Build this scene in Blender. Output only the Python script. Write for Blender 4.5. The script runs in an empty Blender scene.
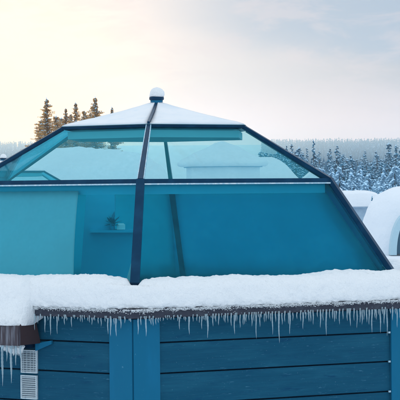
import bpy, math, random
from mathutils import Vector, Matrix, noise
PI = math.pi
R = math.radians
sc = bpy.context.scene
C = sc.collection

# ------------------------------------------------------------------ camera
ZC = 3.05
FPX, PPY, ROLL = 2026.6, 193.07, -0.49
cam_d = bpy.data.cameras.new('camera')
cam = bpy.data.objects.new('camera', cam_d)
C.objects.link(cam)
cam.location = (0, 0, ZC)
cam.rotation_euler = (Matrix.Rotation(R(90), 4, 'X') @ Matrix.Rotation(R(ROLL), 4, 'Z')).to_euler()
cam_d.sensor_width = 36
cam_d.lens = 36 * FPX / 400
cam_d.shift_y = (PPY - 200) / 400
cam_d.clip_start = 0.5
cam_d.clip_end = 20000
sc.camera = cam

# ------------------------------------------------------------------ world
SUN_AZ, SUN_EL = -5.2, 1.9            # degrees, azimuth from +Y towards +X
w = bpy.data.worlds.new('World')
sc.world = w
w.use_nodes = True
nt = w.node_tree
nt.nodes.clear()


class NB:
    def __init__(s, nt):
        s.nt = nt

    def n(s, typ, **kw):
        nd = s.nt.nodes.new(typ)
        for k, v in kw.items():
            setattr(nd, k, v)
        return nd

    def put(s, sock, v):
        if hasattr(v, 'is_output'):
            s.nt.links.new(v, sock)
        elif v is not None:
            sock.default_value = v

    def m(s, op, a, b=None, c=None, clamp=False):
        nd = s.n('ShaderNodeMath', operation=op, use_clamp=clamp)
        s.put(nd.inputs[0], a)
        if b is not None: s.put(nd.inputs[1], b)
        if c is not None: s.put(nd.inputs[2], c)
        return nd.outputs[0]

    def vm(s, op, a, b=None, out=0):
        nd = s.n('ShaderNodeVectorMath', operation=op)
        s.put(nd.inputs[0], a)
        if b is not None: s.put(nd.inputs[1], b)
        return nd.outputs[out]

    def smooth(s, v, a, b, o0=0.0, o1=1.0):
        nd = s.n('ShaderNodeMapRange', interpolation_type='SMOOTHSTEP')
        s.put(nd.inputs[0], v)
        nd.inputs[1].default_value = a; nd.inputs[2].default_value = b
        nd.inputs[3].default_value = o0; nd.inputs[4].default_value = o1
        return nd.outputs[0]

    def mix(s, f, a, b, mode='MIX'):
        nd = s.n('ShaderNodeMix', data_type='RGBA', blend_type=mode)
        s.put(nd.inputs[0], f)
        for i, v in ((6, a), (7, b)):
            if isinstance(v, tuple) and len(v) == 3: v = v + (1,)
            s.put(nd.inputs[i], v)
        return nd.outputs[2]

    def noise(s, vec, scale, detail=4, rough=.5, dist=0):
        nd = s.n('ShaderNodeTexNoise')
        s.put(nd.inputs['Vector'], vec)
        nd.inputs['Scale'].default_value = scale
        nd.inputs['Detail'].default_value = detail
        nd.inputs['Roughness'].default_value = rough
        nd.inputs['Distortion'].default_value = dist
        return nd.outputs[0]


b = NB(nt)
tc = b.n('ShaderNodeTexCoord')
dirv = b.vm('NORMALIZE', tc.outputs['Generated'])
sep = b.n('ShaderNodeSeparateXYZ'); nt.links.new(dirv, sep.inputs[0])
az = b.m('MULTIPLY', b.m('ARCTAN2', sep.outputs[0], sep.outputs[1]), 180 / PI)
el = b.m('MULTIPLY', b.m('ARCSINE', sep.outputs[2]), 180 / PI)
comb = b.n('ShaderNodeCombineXYZ')
b.put(comb.inputs[0], b.m('MULTIPLY', az, .12)); b.put(comb.inputs[1], b.m('MULTIPLY', el, .42))
nz = b.noise(comb.outputs[0], 1.0, 5, .5, .35)
nz2 = b.noise(comb.outputs[0], 2.7, 5, .6, .5)
aa = b.m('ABSOLUTE', az)
right = b.smooth(az, -4.6, 3.6)
cloud = b.mix(right, (.98, .87, .83), (.64, .595, .645))
far_right = b.smooth(az, 2.0, 7.0)
cloud = b.mix(far_right, cloud, (.47, .465, .53))
band = b.m('ADD', b.m('ADD', el, b.m('MULTIPLY', az, .20)), b.m('MULTIPLY', b.m('SUBTRACT', nz, .5), 3.4))
bandf = b.m('MULTIPLY', b.smooth(band, 4.1, 5.0), b.smooth(az, -2.5, 3.5))
cloud = b.mix(b.m('MULTIPLY', bandf, .95), cloud, (.32, .43, .59))
cloud = b.mix(b.m('MULTIPLY', b.smooth(nz2, .45, .62), .45), cloud, (.72, .62, .665))
upper = b.mix(b.smooth(nz2, .3, .8), (.93, 1.03, 1.12), (1.0, 1.08, 1.15))
cloud = b.mix(b.m('MULTIPLY', b.smooth(el, 3.4, 1.2), b.smooth(az, -6, 1)), cloud, (1.22, .90, .93))
low_l = b.m('MULTIPLY', b.smooth(el, 3.4, 1.2), b.smooth(az, -.8, -4.8))
cloud = b.mix(low_l, cloud, (.88, .43, .12))
up_f = b.m('MAXIMUM', b.smooth(el, 6.5, 17), b.smooth(aa, 22, 60))
sky_col = b.mix(up_f, cloud, upper)
s_dir = Vector((math.sin(R(SUN_AZ)) * math.cos(R(SUN_EL)), math.cos(R(SUN_AZ)) * math.cos(R(SUN_EL)), math.sin(R(SUN_EL))))
dotn = b.vm('DOT_PRODUCT', dirv, tuple(s_dir), out=1)
glow = b.m('POWER', b.m('MAXIMUM', dotn, 0.0), 900.0)
sky_col = b.mix(b.m('MULTIPLY', glow, .75, clamp=True), sky_col, (3.2, 1.6, .6))
bgc = b.n('ShaderNodeBackground'); b.put(bgc.inputs[0], sky_col); bgc.inputs[1].default_value = 1.0
sky = b.n('ShaderNodeTexSky', sky_type='NISHITA', sun_disc=False, sun_elevation=R(SUN_EL), sun_rotation=R(SUN_AZ))
sky.air_density = 1.0
bgs = b.n('ShaderNodeBackground'); b.put(bgs.inputs[0], sky.outputs[0]); bgs.inputs[1].default_value = .05
add = b.n('ShaderNodeMixShader'); add.inputs[0].default_value = .90
nt.links.new(bgs.outputs[0], add.inputs[1]); nt.links.new(bgc.outputs[0], add.inputs[2])
wo = b.n('ShaderNodeOutputWorld'); nt.links.new(add.outputs[0], wo.inputs[0])

# ------------------------------------------------------------------ sun
sun_d = bpy.data.lights.new('sun', 'SUN')
sun_d.energy = .75
sun_d.angle = R(.6)
sun_d.color = (1, .50, .19)
sun = bpy.data.objects.new('sun', sun_d)
C.objects.link(sun)
sun.rotation_euler = (-s_dir).to_track_quat('-Z', 'Y').to_euler()
sun.location = (-10, 60, 30)

sc.view_settings.view_transform = 'Standard'
sc.view_settings.look = 'None'
sc.view_settings.gamma = 1
sc.view_settings.exposure = 0.12
sc.view_settings.use_curve_mapping = False
sc.render.engine = 'CYCLES'
sc.cycles.use_denoising = True
sc.cycles.transparent_max_bounces = 40
sc.cycles.max_bounces = 8
sc.cycles.diffuse_bounces = 4
sc.cycles.glossy_bounces = 4
sc.cycles.volume_bounces = 2
sc.cycles.sample_clamp_indirect = 6


# ------------------------------------------------------------------ materials
def mat(name, col, rough=.6, bump=None, spec=.3, metallic=0, var=None, extra=None):
    """var = (scale, colour2, lo, hi); bump = (scale, strength, distance)"""
    m = bpy.data.materials.new(name); m.use_nodes = True
    t = m.node_tree; q = NB(t); pb = t.nodes['Principled BSDF']
    pb.inputs['Roughness'].default_value = rough
    pb.inputs['Metallic'].default_value = metallic
    pb.inputs['Specular IOR Level'].default_value = spec
    if name in ('blue_stain', 'blue_paint', 'navy_metal'):
        pb.inputs['Specular Tint'].default_value = (.25, .7, 1, 1)
        pb.inputs['Specular IOR Level'].default_value = .16
    tcn = q.n('ShaderNodeTexCoord').outputs['Object']
    c = tuple(col) + (1,)
    if var:
        for v in (var if isinstance(var, list) else [var]):
            vec = tcn
            if len(v) > 4:
                mp = q.n('ShaderNodeMapping'); q.put(mp.inputs[0], tcn); mp.inputs['Scale'].default_value = v[4]
                vec = mp.outputs[0]
            nn = q.noise(vec, v[0], 6, .6)
            c = q.mix(q.smooth(nn, v[2], v[3]), c, tuple(v[1]) + (1,))
    q.put(pb.inputs['Base Color'], c)
    if bump:
        h = None
        for (s, st, *sc_) in (bump if isinstance(bump, list) else [bump]):
            vec = tcn
            if sc_:
                mp = q.n('ShaderNodeMapping'); q.put(mp.inputs[0], tcn); mp.inputs['Scale'].default_value = sc_[0]
                vec = mp.outputs[0]
            nn = q.m('MULTIPLY', q.noise(vec, s, 5, .6), st)
            h = nn if h is None else q.m('ADD', h, nn)
        bp = q.n('ShaderNodeBump'); bp.inputs['Distance'].default_value = 1; bp.inputs['Strength'].default_value = 1
        q.put(bp.inputs['Height'], h); q.put(pb.inputs['Normal'], bp.outputs[0])
    m['pb'] = 1
    return m


def glass(name, tint, rough=.01, f0=.045, sc_f=1.0):
    m = bpy.data.materials.new(name); m.use_nodes = True
    t = m.node_tree; t.nodes.clear(); q = NB(t)
    g = q.n('ShaderNodeNewGeometry')
    cs = q.m('ABSOLUTE', q.vm('DOT_PRODUCT', g.outputs['Incoming'], g.outputs['Normal'], out=1))
    fr = q.m('MULTIPLY_ADD', q.m('POWER', q.m('SUBTRACT', 1.0, cs, clamp=True), 5.0), (1 - f0) * sc_f, f0, clamp=True)
    # faint frost on the outside of the pane
    tcn = q.n('ShaderNodeTexCoord').outputs['Object']
    fn = q.noise(tcn, 1.3, 5, .6)
    fn2 = q.noise(tcn, 14, 5, .65)
    tr = q.n('ShaderNodeBsdfTransparent')
    q.put(tr.inputs[0], q.mix(fn, tuple(x * .96 for x in tint), tuple(min(1, x * 1.04) for x in tint)))
    gl = q.n('ShaderNodeBsdfGlossy'); gl.inputs['Roughness'].default_value = rough
    gl.inputs[0].default_value = (.10, .72, .92, 1)
    df = q.n('ShaderNodeBsdfDiffuse'); df.inputs[0].default_value = (.04, .55, .70, 1)
    mx = q.n('ShaderNodeMixShader'); q.put(mx.inputs[0], fr)
    t.links.new(tr.outputs[0], mx.inputs[1]); t.links.new(gl.outputs[0], mx.inputs[2])
    m2 = q.n('ShaderNodeMixShader')
    q.put(m2.inputs[0], q.m('MULTIPLY', q.smooth(q.m('MULTIPLY', fn, fn2), .16, .44), .03))
    t.links.new(mx.outputs[0], m2.inputs[1]); t.links.new(df.outputs[0], m2.inputs[2])
    o = q.n('ShaderNodeOutputMaterial'); t.links.new(m2.outputs[0], o.inputs[0])
    return m


M = {}
M['snow'] = mat('snow', (.83, .87, .91), .75, [(7, .02), (28, .010), (110, .004), (300, .0012)], .25)
M['snow_crust'] = mat('icy_snow', (.83, .88, .92), .6, [(14, .012), (80, .006), (300, .0015)], .4)
M['snow_far'] = mat('snow_far', (.80, .85, .91), .8, [(.35, .25), (2.5, .05)], .1)
M['cap_snow'] = mat('rime', (.80, .83, .87), .7, [(30, .002), (3, .008)], .3, var=[(2.2, (.66, .74, .82), .4, .75), (9, (.74, .80, .86), .5, .7)])
M['wall'] = mat('blue_stain', (.0055, .072, .136), .6, [(30, .0016, (.25, .25, 5)), (180, .0004, (.3, .3, 4))], .3,
                var=[(2.4, (.010, .094, .165), .42, .72, (.6, .6, 4)), (26, (.05, .17, .27), .62, .74, (.4, .4, 3)), (9, (.003, .048, .115), .56, .75, (.5, .5, 2))])
_t = M['wall'].node_tree; _q = NB(_t); _pb = _t.nodes['Principled BSDF']
_src = _pb.inputs['Base Color'].links[0].from_socket
_co = _q.n('ShaderNodeTexCoord').outputs['Object']
_mp = _q.n('ShaderNodeMapping'); _q.put(_mp.inputs[0], _co); _mp.inputs['Scale'].default_value = (1.0, 1.0, 26)
_g = _q.noise(_mp.outputs[0], 3.2, 6, .65, .6)
_c = _q.mix(_q.m('MULTIPLY', _q.smooth(_g, .40, .70), .38), _src, (.0022, .040, .095, 1))
_v = _q.n('ShaderNodeTexVoronoi'); _q.put(_v.inputs['Vector'], _co); _v.inputs['Scale'].default_value = 3.1
_k = _q.smooth(_v.outputs['Distance'], .075, .03)
_c = _q.mix(_q.m('MULTIPLY', _k, .35), _c, (.001, .022, .06, 1))
_fl = _q.smooth(_q.noise(_co, 75, 4, .6), .66, .74)
_c = _q.mix(_q.m('MULTIPLY', _fl, .5), _c, (.12, .26, .36, 1))
_t.links.new(_c, _pb.inputs['Base Color'])
M['groove'] = mat('dark_gap', (.002, .018, .05), .9, None, .02)
M['board'] = mat('blue_paint', (.006, .124, .240), .5, [(40, .0008, (4, 4, .4))], .35,
                 var=[(3, (.008, .150, .30), .4, .7, (1, 1, .35)), (34, (.10, .28, .42), .66, .76)])
M['metal'] = mat('navy_metal', (.004, .030, .075), .35, None, .5, var=(6, (.007, .046, .105), .4, .7))
M['strip'] = mat('frosted_strip', (.30, .52, .66), .4, None, .5, var=(30, (.55, .68, .76), .45, .65))
M['fascia'] = mat('brown_fascia', (.028, .033, .055), .6, [(60, .002)], .3, var=[(9, (.05, .06, .085), .5, .7), (45, (.3, .4, .5), .64, .75)])
M['canopy'] = mat('brown_boards', (.050, .040, .052), .65, [(50, .003, (1, 1, .2))], .3,
                  var=[(30, (.16, .17, .21), .5, .68, (1, 1, .08))])
M['soffit'] = mat('soffit_wood', (.03, .08, .14), .7)
M['vent'] = mat('pale_grille', (.50, .60, .66), .5, None, .4, var=(40, (.34, .45, .54), .5, .7))
M['vent_dark'] = mat('grille_shadow', (.03, .06, .10), .8)
M['glass_up'] = glass('tinted_glass_upper', (.86, .945, .95), .012, .03)
M['glass_low'] = glass('tinted_glass_lower', (.52, .88, .95), .012, .028)
M['inner'] = mat('inner_lining', (.20, .40, .50), .7)
M['inner_ring'] = mat('inner_ring', (.10, .44, .54), .6)
M['side_darkening'] = mat('side_darkening', (.06, .26, .50), .8)  # dark blue for sheets added to darken the side panes
M['inner_dark'] = mat('inner_frame', (.02, .10, .19), .5)
M['partition'] = mat('partition_panel', (.02, .46, .64), .6, None, .3)
M['plant'] = mat('dark_leaf', (.01, .15, .24), .6)
M['pot'] = mat('white_pot', (.75, .8, .8), .5)
M['flag'] = mat('floor_carpet', (.05, .12, .16), .9)
M['hutwall'] = mat('pale_hut_wall', (.34, .47, .60), .7, [(12, .01)], .2, var=(3, (.42, .55, .66), .4, .7))
M['tunnel'] = mat('ice_arch', (.42, .62, .72), .45, [(6, .03)], .5)
M['tunnel_in'] = mat('arch_door', (.05, .12, .18), .8)
M['bark'] = mat('bark', (.06, .05, .045), .9)
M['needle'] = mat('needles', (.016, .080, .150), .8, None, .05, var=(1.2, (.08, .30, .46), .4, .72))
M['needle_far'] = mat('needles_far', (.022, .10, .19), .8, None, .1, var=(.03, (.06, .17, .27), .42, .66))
M['needle_sunlit'] = mat('needles_brown_sunlit', (.17, .095, .035), .8, None, .1, var=(3.0, (.42, .27, .11), .4, .7))  # golden backlight mixed into the brown of the needles
_t = M['needle_sunlit'].node_tree; _q = NB(_t)
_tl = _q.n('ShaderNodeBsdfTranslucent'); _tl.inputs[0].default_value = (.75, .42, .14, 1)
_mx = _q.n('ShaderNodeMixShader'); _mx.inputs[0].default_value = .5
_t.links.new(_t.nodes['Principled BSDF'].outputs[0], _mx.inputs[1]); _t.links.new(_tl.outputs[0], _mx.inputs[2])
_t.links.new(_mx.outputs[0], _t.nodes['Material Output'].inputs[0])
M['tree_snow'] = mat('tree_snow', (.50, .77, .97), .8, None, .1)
M['frost'] = mat('frost_twig', (.22, .40, .55), .8, None, .1)

def fabric(name, ca, cb_):
  cu = bpy.data.materials.new('blind_fabric'); cu.use_nodes = True
  q = NB(cu.node_tree); cu.node_tree.nodes.clear()
  d_ = q.n('ShaderNodeBsdfDiffuse'); t_ = q.n('ShaderNodeBsdfTranslucent')
  cc = q.noise(q.n('ShaderNodeTexCoord').outputs['Object'], 1.4, 3, .5)
  cl = q.mix(cc, ca, cb_)
  q.put(d_.inputs[0], cl); q.put(t_.inputs[0], cl)
  mx = q.n('ShaderNodeMixShader'); mx.inputs[0].default_value = .45
  cu.node_tree.links.new(d_.outputs[0], mx.inputs[1]); cu.node_tree.links.new(t_.outputs[0], mx.inputs[2])
  oo = q.n('ShaderNodeOutputMaterial'); cu.node_tree.links.new(mx.outputs[0], oo.inputs[0])
  M[name] = cu


fabric('blind', (.97, .72, .70), (.99, .80, .78))
fabric('blind_blue', (.008, .70, .84), (.012, .76, .90))
fabric('blind_teal', (.008, .78, .86), (.012, .84, .92))

ic = bpy.data.materials.new('ice'); ic.use_nodes = True
pb = ic.node_tree.nodes['Principled BSDF']
pb.inputs['Base Color'].default_value = (.72, .90, .98, 1)
pb.inputs['Roughness'].default_value = .12
pb.inputs['Transmission Weight'].default_value = .7
pb.inputs['IOR'].default_value = 1.31
M['ice'] = ic


# ------------------------------------------------------------------ mesh helpers
class MB:
    def __init__(s):
        s.v = []; s.f = []; s.mi = []

    def add(s, vs, fs, mi=0):
        o = len(s.v)
        s.v += [tuple(v) for v in vs]
        s.f += [tuple(i + o for i in f) for f in fs]
        s.mi += [mi] * len(fs)

    def hexa(s, p, mi=0):       # 8 points: bottom 4 (ccw), top 4
        s.add(p, [(3, 2, 1, 0), (4, 5, 6, 7), (0, 1, 5, 4), (1, 2, 6, 5), (2, 3, 7, 6), (3, 0, 4, 7)], mi)

    def box(s, c, d, mi=0, rot=0):
        x, y, z = c; a, b_, e = d[0] / 2, d[1] / 2, d[2] / 2
        cr, sr = math.cos(rot), math.sin(rot)
        P = []
        for sz in (-e, e):
            for sx, sy in ((-a, -b_), (a, -b_), (a, b_), (-a, b_)):
                P.append((x + sx * cr - sy * sr, y + sx * sr + sy * cr, z + sz))
        s.hexa(P, mi)

    def beam(s, a, b_, w_, d, up, mi=0, w2=None):
        """bar from a to b; w_ across, d along 'up' (centred)"""
        a = Vector(a); b_ = Vector(b_); t = (b_ - a).normalized()
        side = t.cross(Vector(up)).normalized(); u = side.cross(t).normalized()
        w2 = w2 or w_
        P = []
        for q_, ww in ((a, w_), (b_, w2)):
            for sx, sy in ((-1, -1), (1, -1), (1, 1), (-1, 1)):
                P.append(q_ + side * (sx * ww / 2) + u * (sy * d / 2))
        s.hexa(P, mi)

    def slab(s, pts, n, th, mi=0):
        n = Vector(n).normalized() * th / 2
        k = len(pts)
        v = [Vector(p) - n for p in pts] + [Vector(p) + n for p in pts]
        f = [tuple(reversed(range(k))), tuple(range(k, 2 * k))]
        for i in range(k):
            j = (i + 1) % k
            f.append((i, j, j + k, i + k))
        s.add(v, f, mi)

    def build(s, name, mats, parent=None, smooth=False, bevel=0):
        me = bpy.data.meshes.new(name)
        me.from_pydata(s.v, [], s.f)
        if not isinstance(mats, (list, tuple)): mats = [mats]
        for m_ in mats: me.materials.append(m_)
        if len(mats) > 1: me.polygons.foreach_set('material_index', s.mi)
        if smooth: me.polygons.foreach_set('use_smooth', [True] * len(me.polygons))
        me.update()
        o = bpy.data.objects.new(name, me)
        C.objects.link(o)
        if parent: o.parent = parent
        if bevel:
            bv = o.modifiers.new('bevel', 'BEVEL'); bv.width = bevel; bv.segments = 2; bv.limit_method = 'ANGLE'
        return o


def tag(o, label=None, cat=None, group=None, kind=None):
    if label: o['label'] = label
    if cat: o['category'] = cat
    if group: o['group'] = group
    if kind: o['kind'] = kind
    return o


def empty(name, loc, rz=0):
    o = bpy.data.objects.new(name, None); C.objects.link(o)
    o.location = loc; o.rotation_euler = (0, 0, rz)
    o.empty_display_size = .2
    return o


def copy_tree(o, parent=None):
    c = o.copy(); C.objects.link(c)
    if parent: c.parent = parent
    for ch in list(o.children): copy_tree(ch, c)
    return c


def fbm(p, s, o=4):
    a = 1; t = 0; v = Vector(p) * s
    for _ in range(o):
        t += a * noise.noise(v); v = v * 2.03 + Vector((3.1, 1.7, 5.3)); a *= .5
    return t


# ------------------------------------------------------------------ ground
def H(x, y):
    u = max(0, (y - 300) / 2200)
    z = 60 * min(u, 1.06) ** 1.6
    if u > 0:
        z += 2.2 * noise.noise(Vector((x * .0042, y * .0008, 0))) * min(1, u * 2)
    z += .10 * noise.noise(Vector((x * .12, y * .12, 3))) * (1 if y > 26 else .3)
    
    return z


mb = MB()
ys = [-80, -40, -15] + [i * 2.0 for i in range(0, 75)] + [150 + 10 * i for i in range(0, 36)] + [510 + 60 * i for i in range(0, 53)]
NX = 90
gi = []
for y in ys:
    half = 60 + abs(y) * .9
    row = []
    for i in range(NX + 1):
        t = (i / NX) * 2 - 1
        x = half * (abs(t) ** 1.8) * (1 if t > 0 else -1)
        row.append(len(mb.v)); mb.v.append((x, y, H(x, y)))
    gi.append(row)
for a_, c_ in zip(gi, gi[1:]):
    for i in range(NX):
        mb.f.append((a_[i], a_[i + 1], c_[i + 1], c_[i])); mb.mi.append(0)
tag(mb.build('snow_ground', M['snow_far'], smooth=True), kind='structure')

# ------------------------------------------------------------------ glass igloo
X0, DIST, TH = -.4206, 20.0, 3.1642
RUP, ZUP = 1.008, ZC + .640
RRI, ZRI = 1.954, ZC + .118
RGL, ZGL = 2.630, ZC - .775
ZAP = ZC + .873
RW = 2.80
RF = 2.93
ZF_T, ZF_B = 2.058, 1.996
GROUP_IG = 'glass igloos of the village'


def P(rad, z, k):
    a = R(60 * k)
    return Vector((rad * math.sin(a), -rad * math.cos(a), z))


def L(rad, z, k, t):
    return P(rad, z, k).lerp(P(rad, z, k + 1), t)


def nrm(k):                       # outward horizontal normal of side k..k+1
    a = R(60 * k + 30)
    return Vector((math.sin(a), -math.cos(a), 0))


def world_of(v):                  # local igloo coords -> world
    c, s = math.cos(R(-TH)), math.sin(R(-TH))
    return Vector((X0 + v.x * c - v.y * s, DIST + v.x * s + v.y * c, v.z))


def pxy(v):                       # local -> photo pixel (400 px)
    p = world_of(v)
    u = FPX * p.x / p.y; vv = -FPX * (p.z - ZC) / p.y
    c, s = math.cos(R(ROLL)), math.sin(R(ROLL))
    return 200 + u * c - vv * s, PPY + u * s + vv * c


def t_for(rad, z, k, px):         # parameter along side k for a pixel column
    lo, hi = -1.0, 2.0
    for _ in range(50):
        m_ = (lo + hi) / 2
        if pxy(L(rad, z, k, m_))[0] < px: lo = m_
        else: hi = m_
    return (lo + hi) / 2


ig = empty('glass_igloo', (X0, DIST, 0), R(-TH))
tag(ig, 'large blue-tinted glass igloo with blue plank walls, icicles hanging from its eave', 'glass igloo', GROUP_IG)

random.seed(4)
joints = [ZC - 1.2759 + .265, ZC - 1.2759, ZC - 1.5394, ZC - 1.8103, ZC - 2.078, ZC - 2.345, ZC - 2.612, ZC - 2.88, .02]
for k in range(6):
    core = MB()
    pa, pb_ = P(RW - .05, 0, k), P(RW - .05, 0, k + 1)
    n_ = nrm(k)
    core.hexa([pa, pb_, pb_ - n_ * .12, pa - n_ * .12, pa + Vector((0, 0, 2.0)), pb_ + Vector((0, 0, 2.0)), pb_ - n_ * .12 + Vector((0, 0, 2.0)), pa - n_ * .12 + Vector((0, 0, 2.0))])
    wall = core.build('wall', M['groove'], ig)
    pl = MB()
    for j in range(len(joints) - 1):
        zt, zb = joints[j] - .006, joints[j + 1] + .006
        if j == 0: zt = 1.985
        o_ = random.uniform(-.002, .002)
        a0, a1 = L(RW, 0, k, .003), L(RW, 0, k, .997)
        f0_, f1_ = a0 - n_ * .034, a1 - n_ * .034
        v = []
        # planks lean out a little towards their lower edge
        for zz, off in ((zb, .002 + o_), (zt, -.006 + o_)):
            v += [a0 + n_ * off + Vector((0, 0, zz)), a1 + n_ * off + Vector((0, 0, zz)), f1_ + Vector((0, 0, zz)), f0_ + Vector((0, 0, zz))]
        pl.hexa(v)
    pl.build('plank_cladding', M['wall'], wall, bevel=.006)
    for (ta, tb) in ((.0, .087), (.913, 1.0)):
        cb = MB()
        a0, a1 = L(RW + .012, 0, k, ta), L(RW + .012, 0, k, tb)
        if ta == 0: a0 = P(RW + .030, 0, k)
        if tb == 1: a1 = P(RW + .030, 0, k + 1) - (a1 - a0).normalized() * .006
        a0 = a0 + n_ * .0; a1 = a1 + n_ * .0
        ff = n_ * .012
        v = [a0 + ff, a1 + ff, a1 - n_ * .012, a0 - n_ * .012]
        cb.hexa([p + Vector((0, 0, .02)) for p in v] + [p + Vector((0, 0, 1.985)) for p in v])
        cb.build('corner_board', M['board'], ig, bevel=.003)
# little pale brackets where the planks meet the right corner board
for z_ in joints[1:4]:
    bk = MB(); t_ = .908
    c0 = L(RW + .01, z_, 0, t_)
    bk.box(c0, (.02, .014, .016), 0, R(30))
    bk.build('bracket', M['strip'], ig)

# eave deck and fascia
deck = MB()
for k in range(6):
    deck.hexa([P(RW - .35, 2.0, k), P(RW - .35, 2.0, k + 1), P(RF - .03, 2.0, k + 1), P(RF - .03, 2.0, k),
               P(RW - .35, 2.03, k), P(RW - .35, 2.03, k + 1), P(RF - .03, 2.03, k + 1), P(RF - .03, 2.03, k)])
deck.build('eave_deck', M['soffit'], ig)
for k in range(6):
    fa = MB()
    ext = 0.0
    fa.hexa([P(RF - .028, ZF_B, k), P(RF - .028, ZF_B, k + 1), P(RF, ZF_B, k + 1), P(RF, ZF_B, k),
             P(RF - .028, ZF_T + .02, k), P(RF - .028, ZF_T + .02, k + 1), P(RF, ZF_T + .02, k + 1), P(RF, ZF_T + .02, k)])
    fa.build('fascia', M['fascia'], ig)
cb = MB()
for k in range(6):
    cb.hexa([P(RGL - .045, 2.03, k), P(RGL - .045, 2.03, k + 1), P(RGL, 2.03, k + 1), P(RGL, 2.03, k),
             P(RGL - .045, ZGL, k), P(RGL - .045, ZGL, k + 1), P(RGL, ZGL, k + 1), P(RGL, ZGL, k)])
cb.build('glass_kerb', M['metal'], ig)

# ring beams, mullions, panes
rb = MB(); rs = MB(); ub = MB()
for k in range(6):
    rb.hexa([P(RRI - .10, ZRI - .026, k), P(RRI - .10, ZRI - .026, k + 1), P(RRI + .022, ZRI - .026, k + 1), P(RRI + .022, ZRI - .026, k),
             P(RRI - .10, ZRI + .012, k), P(RRI - .10, ZRI + .012, k + 1), P(RRI + .022, ZRI + .012, k + 1), P(RRI + .022, ZRI + .012, k)])
    rs.hexa([P(RRI - .02, ZRI - .040, k), P(RRI - .02, ZRI - .040, k + 1), P(RRI + .034, ZRI - .040, k + 1), P(RRI + .034, ZRI - .040, k),
             P(RRI - .02, ZRI - .027, k), P(RRI - .02, ZRI - .027, k + 1), P(RRI + .034, ZRI - .027, k + 1), P(RRI + .034, ZRI - .027, k)])
    ub.hexa([P(RUP - .16, ZUP - .045, k), P(RUP - .16, ZUP - .045, k + 1), P(RUP + .012, ZUP - .014, k + 1), P(RUP + .012, ZUP - .014, k),
             P(RUP - .16, ZUP + .010, k), P(RUP - .16, ZUP + .010, k + 1), P(RUP + .02, ZUP + .005, k + 1), P(RUP + .02, ZUP + .005, k)])
rb.build('ring_beam', M['metal'], ig)
rs.build('drip_strip', M['strip'], ig)
ub.build('crown_ring', M['metal'], ig)
ir = MB()
for k in range(6):
    ir.hexa([P(.93, ZC + .530, k), P(.93, ZC + .530, k + 1), P(.955, ZC + .530, k + 1), P(.955, ZC + .530, k),
             P(.93, ZUP - .04, k), P(.93, ZUP - .04, k + 1), P(.955, ZUP - .04, k + 1), P(.955, ZUP - .04, k)])
ir.build('inner_ring', M['inner_ring'], ig)
for k in (3,):
    ip = MB()
    ip.beam(P(RRI - .20, ZRI - .05, k) + Vector((.015, 0, 0)), P(RGL - .06, ZGL - .24, k) + Vector((.095, 0, 0)), .056, .05, P(1, 0, k) + Vector((0, 0, .8)))
    ip.build('inner_post', M['inner_dark'], ig)
for k in (2, 4):
    ip = MB()
    ip.beam(P(RRI - .07, ZRI - .03, k), P(RGL - .03, ZGL - .10, k), .20, .02, P(1, 0, k) + Vector((0, 0, .8)), w2=.24)
    ip.build('corner_dark_cover', M['side_darkening'], ig)  # dark strips added to cover the bright gap at the back corners
pm_ = MB()
for k in range(6):
    pm_.hexa([P(1.875, ZRI - .125, k), P(1.875, ZRI - .125, k + 1), P(1.90, ZRI - .125, k + 1), P(1.90, ZRI - .125, k),
              P(1.875, ZRI - .030, k), P(1.875, ZRI - .030, k + 1), P(1.90, ZRI - .030, k + 1), P(1.90, ZRI - .030, k)])
pm_.build('pelmet', M['inner_ring'], ig)
for k in range(6):
    rad_dir = P(1, 0, k)
    m1 = MB()
    a0, a1 = P(RUP, ZUP - .01, k), P(RRI, ZRI, k)
    m1.beam(a0, a1, .028, .04, rad_dir * .5 + Vector((0, 0, 1)), w2=.044)
    m1.build('mullion', M['metal'], ig)
    m2 = MB()
    a0, a1 = P(RRI, ZRI, k), P(RGL, ZGL, k)
    wm = .074 if k == 0 else .046
    m2.beam(a0, a1, wm, .045, rad_dir + Vector((0, 0, .8)), w2=wm * 1.08)
    m2.build('mullion', M['metal'], ig)
    e1 = MB()   # pale sealing strips next to the mullion
    if k != 0: continue
    for s_ in (-1, 1):
        sd = Vector((rad_dir.y, -rad_dir.x, 0)) * s_ * -1
        e1.beam(P(RUP, ZUP - .01, k) + sd * .021 + Vector((0, 0, .004)), P(RRI, ZRI, k) + sd * .029 + Vector((0, 0, .004)), .008, .03, rad_dir * .5 + Vector((0, 0, 1)))
    e1.build('sealing_strip', M['strip'], ig)
for k in range(6):
    n_ = nrm(k)
    for (ra, za, rb_, zb, gm) in ((RUP, ZUP, RRI, ZRI, 'glass_up'), (RRI, ZRI, RGL, ZGL, 'glass_low')):
        A, B = P(ra, za, k), P(ra, za, k + 1)
        Cc, D = P(rb_, zb, k + 1), P(rb_, zb, k)
        nn = (B - A).cross(D - A); nn = -nn if nn.dot(n_) < 0 else nn; nn.normalize()
        g = MB()
        g.slab([A - nn * .01, B - nn * .01, Cc - nn * .01, D - nn * .01], nn, .010)
        g.build('glass_pane', M[gm], ig)

# cap roof (hexagonal pyramid), ridges and rime snow
cp = MB()
for k in range(6):
    cp.hexa([P(.02, ZAP - .06, k), P(.02, ZAP - .06, k + 1), P(RUP, ZUP + .004, k + 1), P(RUP, ZUP + .004, k),
             P(.02, ZAP - .015, k), P(.02, ZAP - .015, k + 1), P(RUP + .02, ZUP + .012, k + 1), P(RUP + .02, ZUP + .012, k)])
cap = cp.build('cap_roof', M['inner'], ig)
rd = MB()
for k in range(1):
    rd.beam(P(.04, ZAP + .010, k), P(RUP + .01, ZUP + .024, k), .022, .026, (0, 0, 1))
rd.build('ridge_flashing', M['metal'], ig)
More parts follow.
